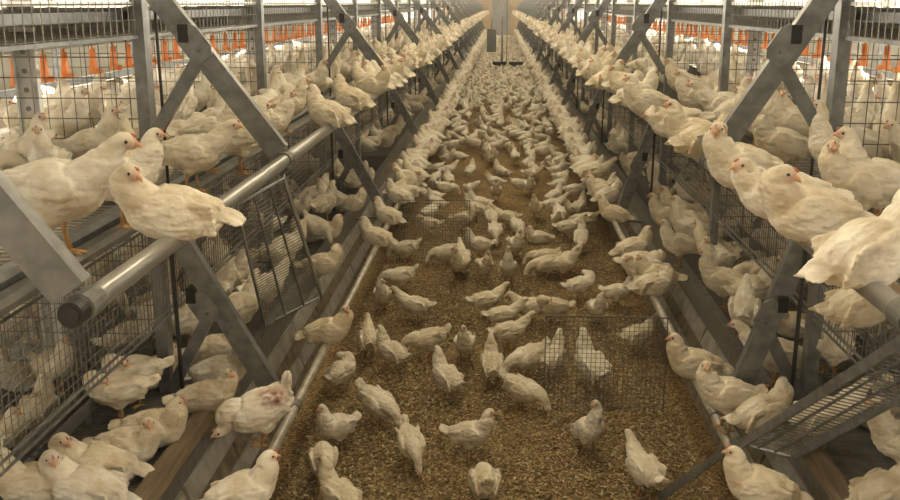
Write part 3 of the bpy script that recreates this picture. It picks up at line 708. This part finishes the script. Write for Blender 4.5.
# --- on the litter, nearest first
for a in [
 (337, 425, 0, 235, 'stand', W_ + 'standing on litter facing the bald-backed hen, tail to the right'),
 (377, 401, 0, 318, 'peck', W_ + 'stooping to the litter above the downhill-pecking hen, seen from above'),
 (410, 441, 0, 290, 'peck', 'long white hen pecking straight toward the camera near the bottom of the aisle'),
 (323, 458, 0, 100, 'peck', 'round-backed white hen with head hidden, left of the bottom of the aisle'),
 (340, 494, 0, 140, 'stand', W_ + 'cut off by the bottom edge, below the round-backed one'),
 (470, 433, 0, 342, 'stand', W_ + 'with raised tail at left and head at right, bottom centre litter'),
 (485, 481, 0, 95, 'peck', 'round white hen at the bottom edge seen only from behind'),
 (588, 428, 0, 292, 'alertR', W_ + 'standing alone and upright on open litter, red face turned right'),
 (645, 468, 0, 112, 'walk', W_ + 'seen from behind at the bottom right of the litter'),
 (447, 376, 0, 125, 'stand', W_ + 'walking away on litter, head up left, mid-aisle above the raised-tail hen'),
 (492, 363, 0, 95, 'stand', 'small-looking white hen from behind, just above the bent long-backed hen'),
 (522, 388, 0, 327, 'peck', 'long-backed white hen bending to peck at right, centre aisle'),
 (465, 342, 0, 265, 'stand', W_ + 'facing the camera head-on in the centre of the aisle'),
 (428, 338, 0, 188, 'peck', W_ + 'pecking leftward with tail raised at right, centre-left litter'),
 (392, 351, 0, 140, 'stand', W_ + 'with head up and tail pointing right, by the low left pipe'),
 (369, 338, 0, 100, 'walk', W_ + 'half hidden behind the one with tail pointing right'),
 (341, 371, 0, 60, 'preen', W_ + 'preening on litter just below the hen perched on the low left pipe'),
 (383, 293, 0, 270, 'standL', 'compact white hen facing forward right beside the low left pipe'),
 (415, 304, 0, 165, 'walk', 'small white hen looking left, right of the compact forward-facing one'),
 (400, 275, 0, 178, 'peck', W_ + 'stretched out sideways with tail to the right, by the low left pipe'),
 (486, 299, 0, 22, 'walk', 'slim white hen striding right with stretched neck, aisle centre'),
 (503, 314, 0, 15, 'walk', 'upper of two white hens side by side with tails left, aisle centre'),
 (510, 330, 0, 22, 'walk', 'lower of two white hens side by side with tails left, aisle centre'),
 (528, 356, 0, 215, 'peck', W_ + 'with tail up right, just left of the mesh panel'),
 (553, 356, 0, 65, 'stand', 'left one of two white hens seen through the right mesh panel'),
 (592, 364, 0, 112, 'stand', 'right and larger of two white hens seen through the right mesh panel', .95),
 (638, 334, 0, 35, 'walk', W_ + 'stretching up under the low right pipe, tail left'),
 (508, 267, 0, 270, 'alert', 'thin upright white hen facing forward in the aisle middle'),
 (484, 265, 0, 290, 'stand', W_ + 'left of the thin upright one, facing forward'),
 (461, 263, 0, 250, 'stand', W_ + 'facing forward left, second left of the thin upright one'),
 (545, 263, 0, 200, 'peck', W_ + 'bending left in a close pair right of the thin upright one'),
 (563, 263, 0, 340, 'stand', W_ + 'looking right in a close pair right of the thin upright one'),
 (553, 306, 0, 200, 'preen', 'plump white hen resting at the top left of the right mesh panel'),
 (580, 284, 0, 20, 'preen', 'ruffled white hen on orange legs just behind the right mesh panel'),
 (597, 307, 0, 280, 'standL', W_ + 'facing forward behind the right mesh panel'),
 (618, 291, 0, 330, 'stand', W_ + 'between the ruffled one and the low right pipe'),
 (532, 306, 0, 200, 'walk', W_ + 'peeking out left of the plump one by the right mesh panel'),
 (406, 247, 0, 172, 'peck', W_ + 'pecking left below the left mesh panel, tail fanned right'),
 (446, 251, 0, 192, 'peck', W_ + 'with tail raised to the upper right, below the left mesh panel'),
 (462, 256, 0, 100, 'walk', W_ + 'from behind, between two others right of the left mesh panel'),
 (479, 243, 0, 200, 'stand', W_ + 'with head up looking left, right of the left mesh panel'),
 (476, 208, 0, 172, 'stand', W_ + 'at the upper right corner of the left mesh panel'),
 (471, 188, 0, 300, 'preen', W_ + 'preening above the left mesh panel corner'),
 (496, 190, 0, 270, 'stand', 'small white hen standing clear and facing forward on open tan litter'),
 (491, 216, 0, 100, 'stand', W_ + 'standing just below the small clear-standing one'),
 (495, 230, 0, 275, 'peck', 'round white hen bent over, aisle centre above the striding one'),
 (507, 216, 0, 172, 'walk', W_ + 'walking left in the aisle centre crowd'),
 (446, 187, 0, 25, 'peck', 'white hen bending over the top edge of the left mesh panel'),
 (532, 173, 0, 332, 'walk', W_ + 'with tail up left at the edge of the far crowd'),
 (529, 185, 0, 280, 'stand', 'small white hen facing forward below the far crowd edge'),
 (560, 177, 0, 300, 'preen', 'white hen preening below the far crowd, right of the aisle centre'),
 (575, 189, 0, 8, 'walk', 'white hen walking right toward the one raised on the low right pipe'),
 (537, 207, 0, 250, 'stand', W_ + 'standing tall facing forward, right-centre litter'),
 (553, 204, 0, 18, 'walk', W_ + 'walking right just behind a round one, right-centre litter'),
 (559, 212, 0, 272, 'peck', 'round white hen in front of the one walking right'),
 (579, 206, 0, 60, 'stand', W_ + 'upright near the low right pipe crowd'),
 (568, 226, 0, 15, 'walk', 'slim white hen stretched rightwards above the upright pair'),
 (581, 237, 0, 80, 'alert', W_ + 'stretching its neck straight up left of the big pipe group'),
 (517, 225, 0, 290, 'peck', 'plump white hen bent forward, centre crowd'),
 (538, 237, 0, 200, 'sit', 'white hen lying on the litter, right of the centre'),
 (515, 243, 0, 290, 'stand', 'small white hen facing forward left of the lying one'),
 (544, 256, 0, 160, 'peck', W_ + 'with lowered head below the lying one'),
 (568, 258, 0, 40, 'walk', W_ + 'looking away right below the neck-stretching one'),
]: hen(*a)
# --- low perch pipes
for a in [
 (320, 330, 'LL', 3, 'perchR', 'plump white hen perched across the low left pipe, facing the litter'),
 (252, 408, 'LL', 192, 'bow', 'white hen with a bare red patch on its back, gripping the low left pipe', 1.05, -.05),
 (228, 492, 'LL', 22, 'perch', W_ + 'cut off by the bottom edge below the bald-backed one'),
 (371, 236, 'LL', 160, 'perch', W_ + 'seen from behind alone on the low left pipe, orange feet showing'),
 (392, 215, 'LL', 150, 'perch', W_ + 'on the low left pipe, next beyond the lone one'),
 (400, 195, 'LL', 150, 'perch', W_ + 'on the low left pipe, second beyond the lone one'),
 (404, 178, 'LL', 155, 'tuck', W_ + 'on the low left pipe, third beyond the lone one'),
 (697, 363, 'RL', 186, 'perch', W_ + 'perched over the low right pipe, head low at left'),
 (735, 393, 'RL', 200, 'standL', W_ + 'gripping the low right pipe with orange feet, beak turned right'),
 (783, 487, 'RL', 170, 'perch', W_ + 'at the bottom edge on the near end of the low right pipe'),
 (668, 284, 'RL', 25, 'tuck', 'lowest white hen of the heap draped over the low right pipe', .95),
 (648, 268, 'RL', 195, 'tuck', 'pale white hen lying on top of the heap over the low right pipe'),
 (636, 262, 'RL', 15, 'hunch', 'left white hen of the heap draped over the low right pipe', .95),
 (657, 275, ZL, 170, 'sit', 'white hen with hidden head in the middle of the low right pipe heap', .95),
 (640, 247, 'RL', 18, 'perch', W_ + 'with head up right, above the heap on the low right pipe'),
 (622, 213, 'RL', 160, 'perch', 'large white hen behind the heap on the low right pipe, head left'),
 (594, 170, 'RL', 12, 'walk', 'white hen standing high on the low right pipe, tail left'),
]: hen(*a)
# --- upper perch pipes
for a in [
 (182, 211, 'LU', 197, 'perchB', 'big white hen resting on the upper left pipe, head turned back over it', .93),
 (338, 113, 'LU', 150, 'perch', W_ + 'on the upper left pipe with long tail hanging right, head left'),
 (352, 98, 'LU', 150, 'perch', W_ + 'just behind the one with tail hanging from the upper left pipe'),
 (366, 85, 'LU', 333, 'perchR', W_ + 'on the upper left pipe facing right, nearest of the facing pair'),
 (379, 74, 'LU', 330, 'perchL', W_ + 'on the upper left pipe facing right, farther of the facing pair'),
 (852, 250, 'RU', 24, 'perch', 'huge close white hen on the upper right pipe, tail pointing left', .98),
 (826, 213, 'RU', 188, 'perchB', W_ + 'on the upper right pipe with beak turned right, dirty wing'),
 (786, 194, 'RU', 160, 'tuck', 'broad white hen with head hidden on the upper right pipe'),
 (766, 167, 'RU', 188, 'perchL', W_ + 'with pink beak pointing left on the upper right pipe'),
 (737, 163, 'RU', 215, 'perchL', 'white hen facing the camera between two others on the upper right pipe'),
 (718, 134, 'RU', 185, 'perch', W_ + 'with tall neck and beak left on the upper right pipe'),
 (692, 140, 'RU', 30, 'tuck', 'white hen with tail hanging left below the tall-necked one'),
 (674, 121, 'RU', 190, 'hunch', 'white hen with lowered head over the upper right pipe'),
 (652, 102, 'RU', 186, 'perch', W_ + 'facing left on the upper right pipe beside the far brace'),
 (634, 94, 'RU', 20, 'perch', W_ + 'facing inward on the upper right pipe beside the far brace'),
]: hen(*a)
# --- upper decks
for a in [
 (55, 188, ZD, 355, 'walk', 'large white hen standing at far left behind the pipe end, red comb, facing right', 1.12),
 (122, 178, ZD, 8, 'stand', W_ + 'mostly hidden behind the big resting one on the upper left deck'),
 (192, 152, ZD, 350, 'walk', W_ + 'low on the left deck beside the brace foot, facing right'),
 (210, 133, ZD, 10, 'stand', W_ + 'looking right under the strut on the left deck'),
 (240, 138, ZD, 20, 'stand', W_ + 'on the left deck just behind the brace'),
 (268, 122, ZD, 5, 'stand', W_ + 'facing right on the left deck, right of the brace'),
 (286, 105, ZD, 15, 'stand', W_ + 'facing right on the left deck by the plain post'),
 (297, 74, ZD, 60, 'alert', 'tall white hen stretching up on the left deck behind the plain post'),
 (312, 82, ZD, 330, 'stand', W_ + 'right of the tall stretching one on the left deck'),
 (180, 108, ZD, 80, 'alert', W_ + 'upright between the post and the strut on the left deck'),
 (345, 70, ZD, 340, 'stand', W_ + 'on the left deck under the second brace'),
 (386, 56, ZD, 160, 'stand', W_ + 'behind the second brace on the left deck'),
 (836, 152, ZD, 172, 'alert', W_ + 'with raised head facing left at the right braced post'),
 (880, 180, ZD, 175, 'stand', W_ + 'with red comb facing left at the right picture edge'),
 (856, 185, ZD, 200, 'standL', 'small-headed white hen between the raised-head and red-combed hens'),
 (892, 134, ZD, 70, 'alert', 'tall white hen from behind at the upper right picture edge'),
 (782, 143, ZD, 185, 'stand', 'pair-front white hen facing left between the right brace and post'),
 (792, 124, ZD, 195, 'stand', 'pair-rear white hen facing left between the right brace and post'),
 (742, 88, ZD, 160, 'alert', 'small upright white hen left of the right brace, looking left'),
 (724, 104, ZD, 185, 'walk', W_ + 'lying low left of the right brace'),
 (697, 97, ZD, 190, 'stand', W_ + 'facing left on the right deck by the plain post'),
 (668, 74, ZD, 182, 'alert', W_ + 'with a long raised neck on the right deck'),
 (684, 82, ZD, 192, 'stand', W_ + 'right of the long-necked one on the right deck'),
 (757, 66, ZD + .02, 160, 'walk', W_ + 'high and inward behind the right brace'),
 (735, 62, ZD, 10, 'peck', W_ + 'bending down inside the right deck, beyond the plain post'),
]: hen(*a)
# --- lower tiers
for a in [
 (264, 286, ZB, 52, 'walk', W_ + 'stretching right on the left lower tier edge'),
 (240, 306, ZB, 60, 'stand', W_ + 'behind the stretching one on the left lower tier edge'),
 (249, 259, ZB, 200, 'tuck', 'rounded white hen under the hanging wire ramp'),
 (322, 263, ZB, 8, 'sit', W_ + 'at the foot of the hanging wire ramp, facing right'),
 (206, 396, ZB, 12, 'sitR', 'lowest of three white hens lying under the left brace strut'),
 (219, 371, ZB, 15, 'sit', 'middle of three white hens lying under the left brace strut'),
 (214, 349, ZB, 18, 'sit', 'highest of three white hens lying under the left brace strut'),
 (190, 318, ZB, 40, 'stand', W_ + 'behind the left braced post in the lower tier'),
 (127, 445, ZB, 350, 'sitR', 'front one of two white hens lying on the brown board, bottom left'),
 (154, 427, ZB, 350, 'sit', 'rear one of two white hens lying on the brown board, bottom left'),
 (98, 464, ZB, 190, 'perchB', W_ + 'with red comb turned right, bottom left tray', .95),
 (88, 488, ZB, 172, 'perchB', 'largest white hen at the bottom left edge, back to camera', 1.0),
 (38, 486, ZB, 190, 'perchL', 'white hen with red comb at the bottom left corner', .98),
 (150, 372, ZB, 20, 'sit', 'white hen seen through the left lower wire grid'),
 (324, 203, ZB, 60, 'stand', W_ + 'upright on the left lower tier below the second brace'),
 (351, 203, ZB, 20, 'sit', W_ + 'lying left of the second lower brace foot'),
 (309, 232, ZB, 200, 'sit', 'left of two white hens huddled above the ramp foot'),
 (326, 230, ZB, 350, 'sit', 'right of two white hens huddled above the ramp foot'),
 (678, 208, ZB, 190, 'stand', 'rear white hen of the cluster at the right lower tier step'),
 (668, 216, ZB, 185, 'stand', 'left white hen of the cluster at the right lower tier step'),
 (692, 220, ZB, 160, 'stand', 'right white hen of the cluster at the right lower tier step'),
 (680, 243, ZB, 188, 'stand', W_ + 'on orange feet at the edge of the right lower tier'),
 (715, 248, ZB, 150, 'stand', W_ + 'behind the plain post in the right lower tier'),
 (734, 236, ZB, 20, 'sit', 'cream hen farthest of three lying in the right lower tier'),
 (745, 247, ZB, 20, 'sit', 'cream hen in the middle of three lying in the right lower tier'),
 (758, 262, ZB, 190, 'sit', 'cream hen nearest of three lying in the right lower tier'),
 (725, 280, ZB, 168, 'stand', W_ + 'facing left by the plain post foot, right lower tier'),
 (752, 288, ZB, 20, 'stand', W_ + 'with head up right, left of the right brace clip'),
 (744, 309, ZB, 75, 'walk', W_ + 'from behind on orange feet left of the right brace'),
 (775, 352, ZB, 160, 'walk', W_ + 'standing behind the right lower brace'),
 (832, 345, .42, 40, 'bow', 'fluffy white hen with tail left above the right ramp'),
 (762, 411, ZB, 25, 'sit', W_ + 'with pink beak right, beside the right ramp rail'),
 (825, 415, ZB - .02, 20, 'walk', W_ + 'partly hidden under the right ramp'),
 (884, 492, ZB, 30, 'tuck', 'large soiled white hen in the bottom right corner'),
 (905, 440, ZB, 180, 'stand', 'white hen looking left at the right edge below the ramp'),
 (862, 303, .95, 20, 'sit', 'shaded white hen under the huge close one at the right edge'),
]: hen(*a)

# --- the rest of the flock
rnd = random.Random(4)
PP = ['perch', 'perchL', 'perchR', 'perch', 'tuck', 'hunch']
for s in (-1, 1):
    sd = SIDE[s]
    for (X, z, y0, nm) in ((XU[s], ZU + RU_, 6.7 if s < 0 else 6.6, 'upper'), (XL[s], ZL + RL_, 8.4, 'low')):
        y = y0
        while y < 60:
            face = (180 if s < 0 else 0) if rnd.random() < .55 else (0 if s < 0 else 180)
            p = (X + rnd.uniform(-.05, .05), y, z)
            if not too_close(p, .11):
                auto(p, face + rnd.uniform(-35, 35), rnd.choice(PP), rnd.uniform(.84, .94), W_ + 'in the tight row farther along the %s %s perch pipe' % (sd, nm), 'hens in the %s %s perch row' % (sd, nm))
            y += rnd.uniform(.135, .195) * (1 if y < 25 else 1.3)
    DP = ['stand', 'standL', 'walk', 'sit', 'sitR', 'peck', 'stand', 'alert', 'preen']
    for (z, xa, xb, y0, dens, nm) in ((ZD, abs(XP[s]) - .02, 2.85, 3.5, 11.0, 'upper'), (ZB, 1.24, 2.4, 2.9, 11.0, 'lower')):
        yb = 30.0; n = int((xb - xa) * (yb - y0) * dens)
        for k in range(n):
            y = y0 + (yb - y0) * rnd.random() ** 1.3; x = xa + (xb - xa) * rnd.random() ** 1.5
            x = max(x, 1.5) if (y < 5.5 and z == ZB) else x; p = (s * x, y, z); u, v, dep = proj((p[0], p[1], z + .15))
            if u < -40 or u > 940 or v > 540 or too_close(p, .16): continue
            auto(p, rnd.uniform(0, 360) if rnd.random() < .5 else (0 if s < 0 else 180) + rnd.uniform(-50, 50), rnd.choice(DP), rnd.uniform(.80, .90), W_ + 'crowded inside the %s %s tier behind the rails' % (sd, nm), 'hens inside the %s %s tier' % (sd, nm))
FP = ['stand', 'walk', 'peck', 'peck', 'standL', 'walk', 'preen', 'sit']
n = 0
for k in range(7000):
    y = 8.9 + 53 * rnd.random() ** 1.25; x = rnd.uniform(-.82, .86)
    dens = min(1.0, .10 + max(0, (y - 11.5)) / 9.0 + (.25 if abs(x) > .5 else 0)) * (.35 + .9 * (noise.noise(Vector((x * 1.3, y * .45, 2.0))) + .5) if y < 24 else 1) 
    if rnd.random() > dens * (.7 if y < 20 else 1) or rnd.random() < .25 or too_close((x, y, ZF), .22 if y < 18 else .19): continue
    auto((x, y, ZF), rnd.uniform(0, 360), rnd.choice(FP), rnd.uniform(.74, .84), W_ + 'in the dense flock on the far litter', 'hens in the dense far litter flock'); n += 1

DIRN = ['facing right', 'facing away right', 'facing away', 'facing away left', 'facing left', 'facing forward left', 'facing forward', 'facing forward right']
POSN = dict(stand='standing', standL='standing, head turned', walk='walking', peck='pecking', alert='standing tall', preen='preening', sit='lying', sitR='lying, head turned',
            perch='perched', perchL='perched, head left', perchR='perched, head right', tuck='hunched', hunch='leaning', perchB='perched', alertR='standing tall', bow='bowing')
def ordinal(n):
    return '%d%s' % (n, 'th' if 10 <= n % 100 <= 20 else {1: 'st', 2: 'nd', 3: 'rd'}.get(n % 10, 'th'))
for h in HENS:
    p = h['pos']; u, v, dep = proj((p[0], p[1], p[2] + .12)); h['dep'] = dep
    h['in'] = -30 < u < 930 and -20 < v < 540
    h['key'] = dep * (1.6 if (not h['explicit'] and 'tier' in h['group']) else 1.0) - (1000 if h['explicit'] else 0)
HENS = [h for h in HENS if h['in']]
HENS.sort(key=lambda h: h['key'])
KEEP = HENS[:300]; REST = HENS[300:]
cnt = {}
for h in sorted(KEEP, key=lambda q: q['pos'][1]):
    if h['explicit']: continue
    g = h['group']; cnt[g] = cnt.get(g, 0) + 1
    dn = DIRN[int(((h['heading'] % 360) + 22.5) // 45) % 8]
    if 'perch row' in g:
        w = g.replace('hens in the ', '').replace(' row', '')
        h['label'] = 'white hen %s, %s, %s along %s far row' % (POSN[h['pose']], dn, ordinal(cnt[g]), w)
    else:
        j = h['pos'][1] / (Y1 / 2); bay = 'beside ' if abs(j - round(j)) < .25 else 'beyond '
        nth = int(j + .5) if abs(j - round(j)) < .25 else int(j)
        ax = abs(h['pos'][0])
        dep = 'front' if ax < 1.65 else ('middle' if ax < 2.05 else 'back')
        if 'litter' in g:
            dep = 'by left pipe' if h['pos'][0] < -.4 else ('by right pipe' if h['pos'][0] > .4 else 'mid-aisle')
            h['label'] = 'white hen %s, far litter %s, %s, %s upright' % (POSN[h['pose']], dep, dn, bay + ordinal(nth))
        else:
            h['label'] = 'white hen %s, %s of %s, %s, %s upright' % (POSN[h['pose']], dep, g.replace('hens inside the ', ''), dn, bay + ordinal(nth))
seen = {}
for h in sorted(KEEP, key=lambda q: q['pos'][1]):
    if h['label'] in seen:
        a = seen[h['label']]; base_l = h['label']; h['label'] = 'farther ' + base_l
        if a['label'] == base_l: a['label'] = 'nearer ' + base_l
    else: seen[h['label']] = h
for h in KEEP:
    hi = h['dep'] < 6.2 and (h['explicit'])
    rz = math.radians(h['heading'])
    if hi:
        me, parts = HI[h['pose']]
        o = link('hen', me, None, h['pos'], rz); o.scale = (h['scale'],) * 3
        for nm, pm in parts: link(nm, pm, o)
    else:
        o = link('hen', MID[h['pose']], None, h['pos'], rz); o.scale = (h['scale'],) * 3
    tag(o, h['label'], 'hen', h['group'] or 'white hens')
# everything farther: one flock mesh
V, Fc, FA, MI = [], [], [], []; off = 0
for h in REST:
    pose = h['pose'] if h['pose'] in LOW else ('stand' if h['pose'] in ('alert', 'preen') else 'perch')
    co, fs, _, hd, d = LOW[pose]
    R = rot_z(math.radians(h['heading'])) * h['scale']
    V.append(co @ R.T + np.array(h['pos'])); Fc += [tuple(i + off for i in f) for f in fs]
    FA.append(np.clip(1.3 - np.linalg.norm(co - (hd + d * .02), axis=1) / .03, 0, 1) * .8); off += len(co)
V = np.vstack(V); me = bpy.data.meshes.new('distant_flock'); me.from_pydata(V.tolist(), [], Fc); me.update(); me.materials.append(M['feather'])
me.polygons.foreach_set('use_smooth', [True] * len(Fc)); set_attr(me, 'face', np.concatenate(FA))
tag(link('distant_flock', me), 'dense flock of white hens receding to the far end', 'hens', kind='stuff')
print('HENS', len(KEEP), len(REST), 'tris flock', len(Fc) * 2)
